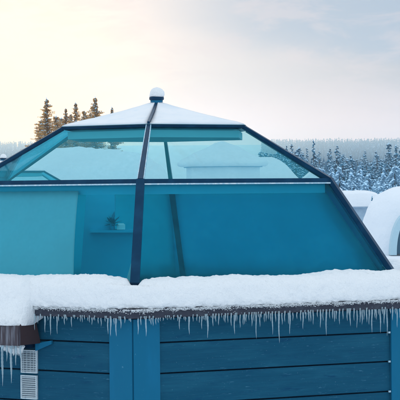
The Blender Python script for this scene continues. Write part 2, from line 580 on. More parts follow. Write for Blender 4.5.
# finial: a cowl on a short neck
def lathe(prof, seg=28, c=(0, 0, 0), jit=0):
    m_ = MB(); n = len(prof)
    for (r_, z_) in prof:
        for j in range(seg):
            a = 2 * PI * j / seg
            rr = r_ * (1 + (jit * noise.noise(Vector((math.cos(a) * 1.5, math.sin(a) * 1.5, z_ * 12))) if jit else 0))
            m_.v.append((c[0] + rr * math.cos(a), c[1] + rr * math.sin(a), c[2] + z_))
    for i in range(n - 1):
        for j in range(seg):
            k = (j + 1) % seg
            m_.f.append((i * seg + j, i * seg + k, (i + 1) * seg + k, (i + 1) * seg + j)); m_.mi.append(0)
    m_.f.append(tuple(reversed(range(seg)))); m_.mi.append(0)
    m_.f.append(tuple((n - 1) * seg + j for j in range(seg))); m_.mi.append(0)
    return m_
ZFN = ZAP - .020
fin = lathe([(.010, -.038), (.030, -.030), (.045, -.010), (.055, .018), (.060, .045), (.062, .07)]).build('finial', M['board'], ig, smooth=True)
tag(fin); fin.location = (0, 0, ZFN)
col_ = lathe([(.058, .066), (.071, .070), (.074, .082), (.072, .098), (.060, .104)]).build('finial_collar', M['metal'], fin, smooth=True)
fin_snow = lathe([(.064, .098), (.074, .104), (.075, .125), (.068, .150), (.052, .172), (.030, .188), (.008, .195)], c=(.004, 0, 0), jit=.3).build('finial_snow', M['snow'], None, smooth=True)
fin_snow.location = world_of(Vector((0, 0, ZFN)))
tag(fin_snow, 'round snow cap sitting on the finial of the large blue glass igloo', 'snow')

# rime / thin snow on the cap faces
cs = MB()
for k in range(6):
    nn = 14
    A0 = P(.05, ZAP - .012, k); A1 = P(.05, ZAP - .012, k + 1)
    B0 = P(RUP + .005, ZUP + .016, k); B1 = P(RUP + .005, ZUP + .016, k + 1)
    base = len(cs.v)
    for i in range(nn + 1):
        s_ = i / nn
        p0 = A0.lerp(B0, s_); p1 = A1.lerp(B1, s_)
        ln = (p1 - p0).length; ii = min(.45, .016 / ln)
        for j in range(nn + 1):
            ia, ib = (ii if k == 0 else 0), (ii if k == 5 else 0)
            t_ = ia + (1 - ia - ib) * j / nn
            p = p0.lerp(p1, t_)
            e = min(j if k == 0 else 9, nn - j if k == 5 else 9, i + 1, 2) / 2
            if i == nn: e = .3
            p.z += .004 + .009 * e + .003 * fbm(p, 5) + .030 * (1 - s_) ** 3
            cs.v.append(tuple(p))
    W_ = nn + 1
    for i in range(nn):
        for j in range(nn):
            a = base + i * W_ + j
            cs.f.append((a, a + W_, a + W_ + 1, a + 1)); cs.mi.append(0)
cap_snow = cs.build('roof_snow', M['cap_snow'], None, smooth=True)
so = cap_snow.modifiers.new('thick', 'SOLIDIFY'); so.thickness = .03; so.offset = -1
cap_snow.location = (X0, DIST, 0); cap_snow.rotation_euler = (0, 0, R(-TH))
tag(cap_snow, 'thin pale snow on the pointed cap above the big igloo\'s glass', 'snow')

# inside: floor, partition, lining under the glass
fl = MB()
fl.slab([P(RW - .2, .12, k) for k in range(6)], (0, 0, 1), .06)
fl.build('room_floor', M['flag'], ig)
li = MB()
for k in range(6):
    li.hexa([P(RW - .33, .15, k), P(RW - .33, .15, k + 1), P(RW - .30, .15, k + 1), P(RW - .30, .15, k),
             P(RW - .33, 2.08, k), P(RW - .33, 2.08, k + 1), P(RW - .30, 2.08, k + 1), P(RW - .30, 2.08, k)])
li.build('room_lining', M['blind_blue'], ig)


def on_plane(px, py, n, d):       # photo pixel -> local point on plane n.p = d (local coordinates)
    c, s = math.cos(R(-ROLL)), math.sin(R(-ROLL))
    u0, v0 = px - 200, py - PPY
    u, v = u0 * c - v0 * s, u0 * s + v0 * c
    rw = Vector((u / FPX, 1, -v / FPX))
    ct, st = math.cos(R(TH)), math.sin(R(TH))
    o_ = Vector((0 - X0, 0 - DIST, ZC))
    o_ = Vector((o_.x * ct - o_.y * st, o_.x * st + o_.y * ct, o_.z))
    r_ = Vector((rw.x * ct - rw.y * st, rw.x * st + rw.y * ct, rw.z))
    n = Vector(n); t_ = (d - n.dot(o_)) / n.dot(r_)
    return o_ + r_ * t_


def px_poly(mb_, pts, n, d, th, mi=0):
    mb_.slab([on_plane(x, y, n, d) for x, y in pts], n, th, mi)


NP = (0, -1, 0)
# partition wall inside with a glazed hatch: real panel 9 cm thick, .75 m behind the near corner
pt = MB()
px_poly(pt, [(87, 189), (115, 189), (115, 288), (80, 288)], NP, .95, .06)
px_poly(pt, [(115, 229), (139, 229), (139, 288), (115, 288)], NP, .95, .06)
px_poly(pt, [(115, 189), (139, 189), (139, 193), (115, 193)], NP, .95, .06)
part = pt.build('partition', M['partition'], ig)
sh = MB(); px_poly(sh, [(90, 230), (137, 230), (137, 232.5), (90, 232.5)], NP, 1.03, .10)
sh.build('shelf', M['partition'], part)
# items on the shelf
pr_ = empty('potted_plant', world_of(on_plane(112, 230, NP, 1.03)), R(-TH))
tag(pr_, 'dark leafy potted plant on the partition shelf behind the left glass pane', 'potted plant')
po = MB()
o = lathe([(.018, 0), (.028, .05), (.030, .055)], 16).build('pot', M['partition'], pr_, smooth=True)
lf = MB(); random.seed(9)
for i in range(46):
    a = random.uniform(0, 2 * PI); e = random.uniform(-.3, 1.3); ln = random.uniform(.04, .095)
    d_ = Vector((math.cos(a) * math.cos(e), math.sin(a) * math.cos(e), math.sin(e)))
    b0 = Vector((0, 0, .06)) + d_ * ln * .3; b1 = b0 + d_ * ln; sd = d_.cross(Vector((.2, .1, 1))).normalized() * .016
    lf.add([b0, (b0 + b1) / 2 + sd, b1, (b0 + b1) / 2 - sd], [(0, 1, 2, 3)])
lf.build('leaves', M['plant'], pr_)
bx = MB(); bx.box((0, 0, .028), (.075, .05, .05)); bx.box((.0, 0, .056), (.055, .04, .012))
bo = bx.build('white_box', M['pot'], None, bevel=.003)
bo.location = world_of(on_plane(121, 230, NP, 1.03)); bo.rotation_euler = (0, 0, R(-TH))
tag(bo, 'small white box on the shelf beside the dark potted plant inside the glass', 'box')


# blinds: gently pleated sheets standing just inside the glass
def blind(name, k, ta, tb, s0, s1, off, label, cat='window blind', pleat=.003, mt='blind', group=None):
    n_ = nrm(k); m_ = MB(); NU, NV = 60, 10
    A, B = P(RRI, ZRI, k), P(RRI, ZRI, k + 1); D, Cc = P(RGL, ZGL, k), P(RGL, ZGL, k + 1)
    nn = (B - A).cross(D - A); nn = -nn if nn.dot(n_) < 0 else nn; nn.normalize()
    for i in range(NV + 1):
        s_ = s0 + (s1 - s0) * i / NV
        for j in range(NU + 1):
            t0 = ta if not callable(ta) else ta(s_); t1 = tb if not callable(tb) else tb(s_)
            t_ = t0 + (t1 - t0) * j / NU
            p = A.lerp(D, s_).lerp(B.lerp(Cc, s_), t_)
            p = p - nn * (off + pleat * math.sin(j * 1.1) * (.5 + .5 * s_))
            m_.v.append(tuple(p))
    for i in range(NV):
        for j in range(NU):
            a = i * (NU + 1) + j
            m_.f.append((a, a + 1, a + NU + 2, a + NU + 1)); m_.mi.append(0)
    o_ = m_.build(name, M[mt], None, smooth=True)
    so_ = o_.modifiers.new('thick', 'SOLIDIFY'); so_.thickness = .004
    o_.location = (X0, DIST, 0); o_.rotation_euler = (0, 0, R(-TH))
    tag(o_, label, cat, group)
    return o_


blind('window_blind', -1, .02, lambda s: .735 - .105 * (1 - s), .06, 1.04, .07, 'pale blind drawn across the left lower glass pane, upright bright right edge')
blind('window_blind', -1, lambda s: .985 - .09 * max(0, s - .45), .99, .5, .97, .09, 'narrow pale curtain gathered at the foot of the near dark mullion', 'curtain', .008)
blind('window_blind', 2, .0, 1.0, .0, 1.15, .135, 'teal-looking blind behind the right pane, right of the slanting back mullion', mt='blind_blue')
blind('window_blind', 1, .0, 1.0, .0, 1.04, .019, pleat=0, label= 'dark blue blind on the side pane, seen as a band along the glass\'s right slope', mt='side_darkening')  # sheet added to darken the band along the right slope
blind('window_blind', 3, .0, 1.0, .0, 1.15, .135, 'teal-looking blind behind the glass, between near mullion and slanting back mullion', mt='blind_teal')

# ------------------------------------------------------------------ snow on the eave
def catmull(pts, sub):
    out = []
    n = len(pts)
    for i in range(n - 1):
        p0 = pts[max(i - 1, 0)]; p1 = pts[i]; p2 = pts[i + 1]; p3 = pts[min(i + 2, n - 1)]
        for j in range(sub):
            t = j / sub
            out.append(tuple(.5 * (2 * p1[a] + (p2[a] - p0[a]) * t + (2 * p0[a] - 5 * p1[a] + 4 * p2[a] - p3[a]) * t * t + (3 * p1[a] - p0[a] - 3 * p2[a] + p3[a]) * t ** 3) for a in (0, 1)))
    out.append(tuple(pts[-1]))
    return out


prof = catmull([(2.605, 2.10), (2.600, 2.25), (2.612, 2.318), (2.70, 2.332), (2.80, 2.325), (2.88, 2.298), (2.94, 2.250), (2.968, 2.19),
                (2.978, 2.135), (2.972, 2.10), (2.955, 2.080), (2.925, 2.070), (2.80, 2.065)], 4)


def snow_disp(p, z, out_n, fine=1.0):
    """displacement of eave snow, p local point"""
    low = max(0, min(1, (2.15 - z) / .09)); top = max(0, min(1, (z - 2.24) / .05))
    d = .020 * fbm(p, 2.2, 3) + .011 * fbm(p + Vector((9, 2, 1)), 10, 3) + .0045 * fbm(p, 38, 3)
    d += low * (.018 * fbm(p + Vector((4, 4, 4)), 16, 3) + .012 * fbm(p, 55, 3))
    d += top * (.007 * fbm(p + Vector((1, 7, 2)), 24, 3))
    return d


mb = MB(); rows = []
for k in range(6):
    front = k in (0, 5)
    ns = 235 if front else (60 if k in (1, 4) else 40)
    for i in range(ns):
        rows.append((k, i / ns, front))
for (k, t_, front) in rows:
    dist = min(t_, 1 - t_) * 2.9        # metres to nearest corner
    for j, (r_, z_) in enumerate(prof):
        p = L(r_, z_, k, t_)
        n_ = nrm(k)
        f_ = max(0, 1 - dist / .30)
        cornerdist = f_ * f_
        if j > 4:                      # round the outside corner, more at the top
            p = p - P(1, 0, k if t_ < .5 else k + 1).normalized() * (.045 * f_ * f_)
        dip = 0
        if r_ < 2.9:
            kk = (k if t_ < .5 else k + 1) % 6
            dip = (.070 if kk == 0 else .04) * math.exp(-(dist / .055) ** 2) + (.028 if kk == 0 else 0) * math.exp(-(dist / .25) ** 2)
        z_fac = max(0, min(1, (z_ - 2.08) / .15))
        p.z -= dip * z_fac
        a_up = max(0, min(1, (r_ - 2.66) / .30)); a_lo = max(0, min(1, (2.16 - z_) / .10))
        up = (n_ * a_up + Vector((0, 0, (1 - a_up) * 1.0 + .25 - a_lo * .6))).normalized()
        p = p + up * snow_disp(p, z_, n_, 1.0)
        p.z += z_fac * .016 * noise.noise(Vector((p.x * 1.1, p.y * 1.1, 8)))
        if r_ > 2.85: p.z = max(p.z, 2.052)
        mb.v.append(tuple(p))
W_ = len(prof); n = len(rows)
for i in range(n):
    a = i * W_; c_ = ((i + 1) % n) * W_
    for j in range(W_ - 1):
        mb.f.append((a + j, a + j + 1, c_ + j + 1, c_ + j)); mb.mi.append(0)
es = mb.build('eave_snow', M['snow'], None, smooth=True)
es.location = (X0, DIST, 0); es.rotation_euler = (0, 0, R(-TH))
tag(es, 'thick white snow bank lying on the eave all round the large igloo\'s glass', 'snow')

# crumbs of icy snow stuck along the lip of the fascia
random.seed(12)
cr = MB()
def blob(m_, c, r_, sx=1, sz=1):
    o_ = len(m_.v)
    ang = random.uniform(0, PI)
    vs = []
    for (x, y, z) in ((1, 0, 0), (.3, .95, 0), (-.8, .6, 0), (-.8, -.6, 0), (.3, -.95, 0), (0, 0, .8), (0, 0, -.8)):
        j = random.uniform(.75, 1.25)
        vs.append((c[0] + r_ * sx * j * (x * math.cos(ang) - y * math.sin(ang)), c[1] + r_ * sx * j * (x * math.sin(ang) + y * math.cos(ang)), c[2] + r_ * sz * z * j))
    m_.add(vs, [(0, 1, 5), (1, 2, 5), (2, 3, 5), (3, 4, 5), (4, 0, 5), (1, 0, 6), (2, 1, 6), (3, 2, 6), (4, 3, 6), (0, 4, 6)])
for k in (0, 5, 1, 4):
    for i in range(5200 if k in (0, 5) else 150):
        t_ = random.random()
        dens = fbm((t_ * 9, k, 0), 1.5, 3)
        if dens < -.25 and random.random() < .7: continue
        z_ = 2.072 - abs(random.gauss(0, .009 + .014 * max(0, fbm((t_ * 14, k, 5), 1.0, 3))))
        p = L(RF + .004 + random.uniform(0, .04), z_, k, t_)
        blob(cr, p, random.uniform(.002, .0055), 1.3, .8)
crumb = cr.build('icy_crumbs', M['snow_crust'], es)

# ------------------------------------------------------------------ lean-to canopy at the left
KL = 5
tC = t_for(RF, 1.9, KL, 33.5)
uu = (P(RF, 0, KL) - P(RF, 0, KL + 1)).normalized()     # along the left face, leftwards
nL = nrm(KL)
base_c = L(RF, 0, KL, tC)
OUT = .215
can = empty('entrance_canopy', world_of(base_c), R(-TH))
tag(can, 'brown box canopy projecting from the igloo wall at the left, under snow', 'canopy')
LN = 1.5
def cl_(u_, o_, z_): return uu * u_ + nL * o_ + Vector((0, 0, z_))
m_ = MB()
m_.hexa([cl_(0, OUT, 1.745), cl_(LN, OUT, 1.745), cl_(LN, OUT - .03, 1.745), cl_(0, OUT - .03, 1.745),
         cl_(0, OUT, 1.915), cl_(LN, OUT, 1.915), cl_(LN, OUT - .03, 1.915), cl_(0, OUT - .03, 1.915)])
for i in range(16):   # upright ribs on the front board
    u_ = .04 + i * .092 + random.uniform(-.01, .01)
    m_.hexa([cl_(u_, OUT + .005, 1.75), cl_(u_ + .05, OUT + .005, 1.75), cl_(u_ + .05, OUT, 1.75), cl_(u_, OUT, 1.75),
             cl_(u_, OUT + .005, 1.91), cl_(u_ + .05, OUT + .005, 1.91), cl_(u_ + .05, OUT, 1.91), cl_(u_, OUT, 1.91)])
m_.build('front_board', M['canopy'], can, bevel=.002)
m_ = MB()
m_.hexa([cl_(0, OUT - .031, 1.748), cl_(.03, OUT - .031, 1.748), cl_(.03, -.10, 1.748), cl_(0, -.10, 1.748),
         cl_(0, OUT - .031, 1.93), cl_(.03, OUT - .031, 1.93), cl_(.03, -.005, 2.04), cl_(0, -.005, 2.04)])
m_.build('side_board', mat('shaded_brown_board', (.045, .026, .030), .7, [(40, .003)]), can)  # darker brown puts the shade of this side face into the colour
m_ = MB()
m_.hexa([cl_(.031, OUT - .031, 1.76), cl_(LN, OUT - .031, 1.76), cl_(LN, -.10, 1.76), cl_(.031, -.10, 1.76),
         cl_(.031, OUT - .031, 1.90), cl_(LN, OUT - .031, 1.90), cl_(LN, 0.002, 1.96), cl_(.031, 0.002, 1.96)])
m_.build('canopy_roof', M['soffit'], can)

# heap of snow on the canopy
prof2 = catmull([(-.22, 2.20), (-.16, 2.315), (-.02, 2.325), (.08, 2.28), (.15, 2.19), (.20, 2.08), (.235, 1.99), (.245, 1.945), (.232, 1.918), (.15, 1.912), (.03, 1.95)], 4)
mb = MB(); NS = 130
for i in range(NS + 1):
    u_ = -.015 + (LN + .02) * (i / NS) ** 1.35
    f_ = min(1, max(0, (u_ + .015) / .16)); f_ = math.sqrt(1 - (1 - f_) ** 2)
    for j, (o_, z_) in enumerate(prof2):
        zc_, oc_ = 2.0, .0
        zz = 1.915 + (z_ - 1.915) * (.35 + .65 * f_) if z_ > 1.915 else z_
        ob = .0 + (o_) * (.55 + .45 * f_) if o_ > 0 else o_
        p = base_c + cl_(u_, ob, zz)
        p = p + (nL + Vector((0, 0, .5))).normalized() * snow_disp(p, 2.0 + (zz - 1.9), nL) * .9
        if z_ < 1.93: p.z = max(p.z, 1.9165)
        mb.v.append(tuple(p))
W_ = len(prof2)
for i in range(NS):
    a = i * W_
    for j in range(W_ - 1):
        mb.f.append((a + j, a + W_ + j, a + W_ + j + 1, a + j + 1)); mb.mi.append(0)
mb.f.append(tuple(range(W_))); mb.mi.append(0)
cs_ = mb.build('canopy_snow', M['snow'], None, smooth=True)
cs_.location = (X0, DIST, 0); cs_.rotation_euler = (0, 0, R(-TH))
tag(cs_, 'snow heap sliding down over the brown canopy at the left edge', 'snow')
# frozen drip of snow under the canopy
dr = MB(); random.seed(3)
for i in range(26):
    u_ = .05 + i * .012; ln = .09 * (1 - abs(i - 9) / 18) * random.uniform(.5, 1.1) + .02
    p = base_c + cl_(u_ + .04, .03 + random.uniform(-.01, .02), 1.745 - ln * .4)
    blob(dr, p, .016, 1.1, ln / .02)
dr_o = dr.build('frozen_snow', M['snow_crust'], None)
dr_o.location = (X0, DIST, 0); dr_o.rotation_euler = (0, 0, R(-TH))
tag(dr_o, 'white frozen snow clinging beneath the brown canopy at the left', 'snow')

# ------------------------------------------------------------------ wall vents
def vent(x0, y0, x1, y1, label, nsl, bars=0):
    n_ = nrm(5); d = n_.dot(P(RW, 0, 5)) + .012
    tl = on_plane(x0, y0, n_, d); tr = on_plane(x1, y0, n_, d); bl = on_plane(x0, y1, n_, d)
    ctr = (tr + bl) / 2
    w_ = (tr - tl).length; h_ = abs(tl.z - bl.z)
    e = empty('wall_vent', world_of(ctr), R(-TH) + R(-30))
    tag(e, label, 'wall vent', 'pair of louvred vents on the wall')
    fr = MB()
    fw = .012
    for s_ in (-1, 1):
        fr.box((s_ * (w_ / 2 - fw / 2), 0, 0), (fw, .022, h_))
        fr.box((0, 0, s_ * (h_ / 2 - fw / 2)), (w_ - 2 * fw - .001, .0205, fw))
    fr.build('frame', M['vent'], e, bevel=.002)
    bk = MB(); bk.box((0, .008, 0), (w_ - .01, .004, h_ - .01)); bk.build('backing', M['vent_dark'], e)
    sl = MB()
    for i in range(nsl):
        z_ = -h_ / 2 + fw + (h_ - 2 * fw) * (i + .5) / nsl
        a = (h_ - 2 * fw) / nsl
        sl.hexa([(-w_ / 2 + fw, -.008, z_ - a * .34), (w_ / 2 - fw, -.008, z_ - a * .34), (w_ / 2 - fw, .003, z_ + a * .15), (-w_ / 2 + fw, .003, z_ + a * .15),
                 (-w_ / 2 + fw, -.008, z_ - a * .20), (w_ / 2 - fw, -.008, z_ - a * .20), (w_ / 2 - fw, .003, z_ + a * .32), (-w_ / 2 + fw, .003, z_ + a * .32)])
    for i in range(bars):
        x_ = -w_ / 2 + fw + (w_ - 2 * fw) * (i + .5) / bars
        sl.box((x_, -.010, 0), (.003, .003, h_ - 2 * fw))
    sl.build('louvre', M['vent'], e)
    return e
vent(21.3, 349.8, 37.3, 373, 'upper pale louvred wall vent crusted with rime, below the canopy corner', 9, 4)
vent(21.2, 375.2, 37.3, 399, 'lower pale louvred wall vent with clean horizontal slats', 10)
cab = MB(); n_ = nrm(5); d = n_.dot(P(RW, 0, 5)) + .03
cab.slab([on_plane(x, y, n_, d) for x, y in ((22.5, 343), (32.5, 343), (32.5, 348), (22.5, 348))], n_, .05)
jb = cab.build('shadow_block', M['groove'], ig)  # dark block standing in for the shadow above the upper vent
cab = MB(); d = n_.dot(P(RW, 0, 5)) + .014
cab.slab([on_plane(x, y, n_, d) for x, y in ((36, 343.5), (52, 340.5), (52, 344), (36, 351))], n_, .02)
cab.build('drip_plate', M['board'], ig)

# ------------------------------------------------------------------ icicles
ORD = ['first', 'second', 'third', 'fourth', 'fifth', 'sixth', 'seventh', 'eighth', 'ninth', 'tenth', 'eleventh', 'twelfth', 'thirteenth',
       'fourteenth', 'fifteenth', 'sixteenth', 'seventeenth', 'eighteenth', 'nineteenth', 'twentieth']
TENS = {20: 'twenty', 30: 'thirty', 40: 'forty', 50: 'fifty', 60: 'sixty', 70: 'seventy', 80: 'eighty', 90: 'ninety'}
TENTH = {20: 'twentieth', 30: 'thirtieth', 40: 'fortieth', 50: 'fiftieth', 60: 'sixtieth', 70: 'seventieth', 80: 'eightieth', 90: 'ninetieth'}
def ordn(i):
    if i <= 20: return ORD[i - 1]
    if i == 100: return 'hundredth'
    if i > 100: return 'hundred and ' + ordn(i - 100)
    t_ = i // 10 * 10
    return TENTH[t_] if i % 10 == 0 else TENS[t_] + '-' + ORD[i % 10 - 1]


def icicle(p, ln, r0, label, group, lean=0):
    m_ = MB(); seg = 9; N = max(6, int(ln / .012))
    ph = random.uniform(0, 9)
    for i in range(N + 1):
        s_ = i / N
        r_ = r0 * ((1 - s_) ** .8 * .8 + .2 * (1 - s_ ** 3)) * (1 + .14 * math.sin(s_ * ln * 190 + ph) + .12 * math.sin(s_ * 9 + ph)) + .0006
        if s_ > .97: r_ *= .4
        ox = lean * s_ * ln + .0016 * math.sin(s_ * 7 + ph)
        for j in range(seg):
            a = 2 * PI * j / seg
            m_.v.append((ox + r_ * math.cos(a), r_ * math.sin(a), -s_ * ln))
    for i in range(N):
        for j in range(seg):
            k = (j + 1) % seg
            m_.f.append((i * seg + j, (i + 1) * seg + j, (i + 1) * seg + k, i * seg + k)); m_.mi.append(0)
    m_.f.append(tuple(range(seg))); m_.mi.append(0)
    m_.f.append(tuple(reversed([N * seg + j for j in range(seg)]))); m_.mi.append(0)
    o_ = m_.build('icicle', M['ice'], None, smooth=True)
    o_.location = world_of(p)
    tag(o_, label, 'icicle', group)
    return o_


random.seed(21)
left_px = [(35, 331), (38, 324), (41, 320), (45, 333), (48, 321), (51, 335), (54, 319), (57, 334), (62, 319), (67, 321), (71, 327), (75, 319), (80, 322), (84, 320), (88, 321),
           (92, 325), (95, 321), (98, 324), (101, 327), (105, 322), (108, 335), (111, 336), (116, 336), (119, 321), (121, 328), (125, 323), (129, 321), (132, 322)]
right_px = [(138, 335), (141, 325), (146, 336), (149, 321), (153, 326), (158, 323), (163, 321), (169, 319), (174, 320), (179, 330), (184, 320), (189, 334), (193, 322), (197, 321), (202, 329),
            (205, 321), (208, 338), (213, 327), (216, 322), (219, 325), (224, 321), (228, 323), (231, 326), (234, 335), (237, 322), (240, 328), (243, 325), (246, 322), (249, 321), (252, 326),
            (256, 338), (260, 327), (264, 323), (268, 320), (272, 335), (275, 323), (279, 344), (282, 325), (285, 322), (290, 335), (293, 321), (297, 319), (300, 322), (303, 330), (306, 319), (309, 322), (313, 325),
            (317, 318), (320, 329), (323, 322), (326, 335), (330, 319), (334, 323), (339, 325), (343, 320), (347, 322), (350, 327), (354, 321), (357, 328), (360, 323), (362, 326), (364, 320), (367, 323), (369, 326), (372, 334), (376, 320),
            (380, 333), (384, 326), (387, 337), (392, 322), (397, 328)]
def size_word(ln): return 'very long' if ln > .19 else 'long' if ln > .125 else 'medium' if ln > .075 else 'short'
def fringe(lst, a, b_):
    out = list(lst); x = a
    while x < b_:
        x += random.uniform(1.5, 5.0)
        if min(abs(x - q_[0]) for q_ in out) > 1.15: out.append((x, random.choice((317.5, 318, 319, 320, 321.5, 323, 325)) - (3 if x > 300 else 0)))
    return out
left_px = fringe(left_px, 35, 133); right_px = fringe(right_px, 137, 399)
for side, lst in (('l', left_px), ('r', right_px)):
    order = sorted(lst, reverse=(side == 'l'))
    for i, (px, yb) in enumerate(order):
        k = 5 if side == 'l' else 0
        rad_ = RF + random.uniform(-.012, .012)
        px += random.uniform(-.3, .3)
        t_ = min(.995, max(.005, t_for(rad_, ZF_B, k, px)))
        p = L(rad_, ZF_B, k, t_)
        if rad_ > RF: p = L(RF + .007, ZF_B + .018, k, t_)
        ln = (yb - pxy(p)[1]) / 116.5 * random.uniform(.95, 1.05)
        if ln < .018: ln = .018 + .01 * random.random()
        where = 'left' if side == 'l' else 'right'
        vis = (yb - 314) / 116.5
        icicle(p, ln, random.uniform(.0038, .0058) + min(.0028, ln * .014), '%s icicle, %s along the eave %s of the igloo\'s near corner' % (size_word(vis).capitalize(), ordn(i + 1), where),
               'icicles hanging from the igloo eave', random.uniform(-.02, .02))
for i, (px, yb, nm) in enumerate([(20.5, 359, 'short icicle at the right end of the canopy, beside the upper vent'), (11, 384, 'long forked-looking icicle in the middle under the brown canopy'),
                                  (2.2, 387, 'longest icicle under the brown canopy, at its outer left'), (7, 362, 'short icicle under the canopy between its two longest icicles'), (15.5, 366, 'thin icicle under the canopy, just right of the long middle one'),
                                  (-4, 380, 'icicle under the canopy beyond the picture edge')][:5]):
    u_ = None
    lo, hi = -.1, 1.4
    for _ in range(40):
        mm = (lo + hi) / 2
        if pxy(base_c + cl_(mm, .10, 1.745))[0] > px: lo = mm
        else: hi = mm
    p = base_c + cl_(lo, .10, 1.748)
    ln = (yb - pxy(p)[1]) / 116.0
    icicle(p, ln, .013 if ln > .3 else .009, nm, 'icicles under the entrance canopy', random.uniform(-.04, .02))

# ------------------------------------------------------------------ neighbouring igloos (copies of the whole igloo)
def neighbour(x, y, z, rz, label, snl):
    c = copy_tree(ig); c.location = (x, y, z); c.rotation_euler = (0, 0, rz); c['label'] = label
    for src, lb in ((es, snl + ' eave'), (cap_snow, snl + ' cap'), (fin_snow, snl + ' finial')):
        s_ = copy_tree(src); s_.rotation_euler = (0, 0, rz)
        s_.location = (x, y, z + (ZFN if src is fin_snow else 0)); s_['label'] = lb
def xy(px, d): return ((px - 200) / FPX * d, d)
nx, ny = xy(3.5, 46)
neighbour(nx, ny, -.12, R(12), 'neighbouring glass igloo at far left, only its snowy finial showing', 'snow on the far-left igloo\'s')

# ------------------------------------------------------------------ snow-covered hut and snow igloo at the right
def heap(nm, w_, d_, h_, under=0, seed=1, nx_=40, ny_=26, pw=3.0, amp=.08, mt='snow', skew=0):
    m_ = MB()
    for i in range(ny_ + 1):
        for j in range(nx_ + 1):
            x = (j / nx_ * 2 - 1); y = (i / ny_ * 2 - 1)
            e = max(0, 1 - abs(x) ** pw) ** (1 / pw) * max(0, 1 - abs(y) ** pw) ** (1 / pw)
            z = h_ * e * (1 + skew * x)
            p = Vector((x * w_ / 2, y * d_ / 2, z))
            p.z += amp * fbm(p + Vector((seed * 7, 0, 0)), 1.0, 4) * (e ** .5)
            m_.v.append(tuple(p))
    W = nx_ + 1
    for i in range(ny_):
        for j in range(nx_):
            a = i * W + j
            m_.f.append((a, a + 1, a + W + 1, a + W)); m_.mi.append(0)
    o0 = len(m_.v)
    rim = [j for j in range(W)] + [i * W + nx_ for i in range(1, ny_ + 1)] + [ny_ * W + j for j in range(nx_ - 1, -1, -1)] + [i * W for i in range(ny_ - 1, 0, -1)]
    for r_ in rim: m_.v.append((m_.v[r_][0], m_.v[r_][1], -.05))
    n = len(rim)
    for i in range(n):
        k = (i + 1) % n
        m_.f.append((rim[i], o0 + i, o0 + k, rim[k])); m_.mi.append(0)
    m_.f.append(tuple(reversed(range(o0, o0 + n)))); m_.mi.append(0)
    return m_


# hut: low pale hut with thick flat snow on it
hx, hy = xy(343, 108)
pm = FPX / 108
hut = empty('snowy_hut', (hx, hy, 0), R(4))
tag(hut, 'small pale hut with deep flat snow on its roof, right of the big glass igloo', 'hut')
m_ = MB(); m_.box((0, 0, 1.1), (2.3, 2.4, 2.2)); m_.build('wall', M['hutwall'], hut)
m_ = MB(); m_.box((0, 0, 2.25), (3.0, 2.8, .12)); m_.build('roof', M['hutwall'], hut)
m_ = MB(); m_.box((-.15, -1.21, .95), (.7, .03, 1.7)); dd = m_.build('door', M['tunnel_in'], hut)
hs = heap('roof_snow', 3.7, 3.2, .80, seed=2, pw=5, amp=.07).build('roof_snow', M['snow_far'], None, smooth=True)
hs.location = (hx, hy, 2.31); hs.rotation_euler = (0, 0, R(4))
tag(hs, 'deep flat-topped snow on the roof of the small pale hut', 'snow')

# gabled snowy cabin mostly hidden behind the glass igloo
cx_, cy_ = xy(314, 92)
cab = empty('snowy_cabin', (cx_, cy_, 0), 0)
tag(cab, 'snow-covered gabled cabin mostly hidden behind the glass igloo\'s right edge', 'cabin')
m_ = MB(); m_.box((0, 0, 1.0), (2.0, 3.0, 2.0)); m_.build('wall', M['hutwall'], cab)
m_ = MB()
m_.add([(-1.25, -1.7, 1.95), (1.25, -1.7, 1.95), (0, -1.7, 3.0), (-1.25, 1.7, 1.95), (1.25, 1.7, 1.95), (0, 1.7, 3.0)], [(0, 1, 2), (5, 4, 3), (1, 4, 5, 2), (0, 2, 5, 3), (0, 3, 4, 1)])
m_.build('roof', M['hutwall'], cab)
m_ = MB(); N = 24
ringp = []
for i in range(N + 1):
    x = -1.45 + 2.9 * i / N
    top = 4.10 - abs(x) * .80 - (.22 * max(0, abs(x) - 1.1) / .35) * 1.0 + .03 * math.sin(x * 5)
    bot = 3.03 - abs(x) * .84
    ringp.append((x, top, bot))
for yy in (-1.8, 1.8):
    for (x, t_, b_) in ringp: m_.v += [(x, yy, t_), (x, yy, b_)]
W = (N + 1) * 2
for i in range(N):
    a = i * 2
    for f in ((a + 1, a, a + 2, a + 3)[::-1], (W + a, W + a + 1, W + a + 3, W + a + 2)[::-1], (a, W + a, W + a + 2, a + 2)[::-1], (a + 1, a + 3, W + a + 3, W + a + 1)[::-1]):
        m_.f.append(f); m_.mi.append(0)
m_.f.append((0, 1, W + 1, W)); m_.mi.append(0)
m_.f.append((N * 2, W + N * 2, W + N * 2 + 1, N * 2 + 1)); m_.mi.append(0)
cs2 = m_.build('roof_snow', M['snow_far'], None)
cs2.location = (cx_, cy_, 0)
tag(cs2, 'sloping snow on the half-hidden cabin roof touching the glass igloo\'s edge', 'snow')

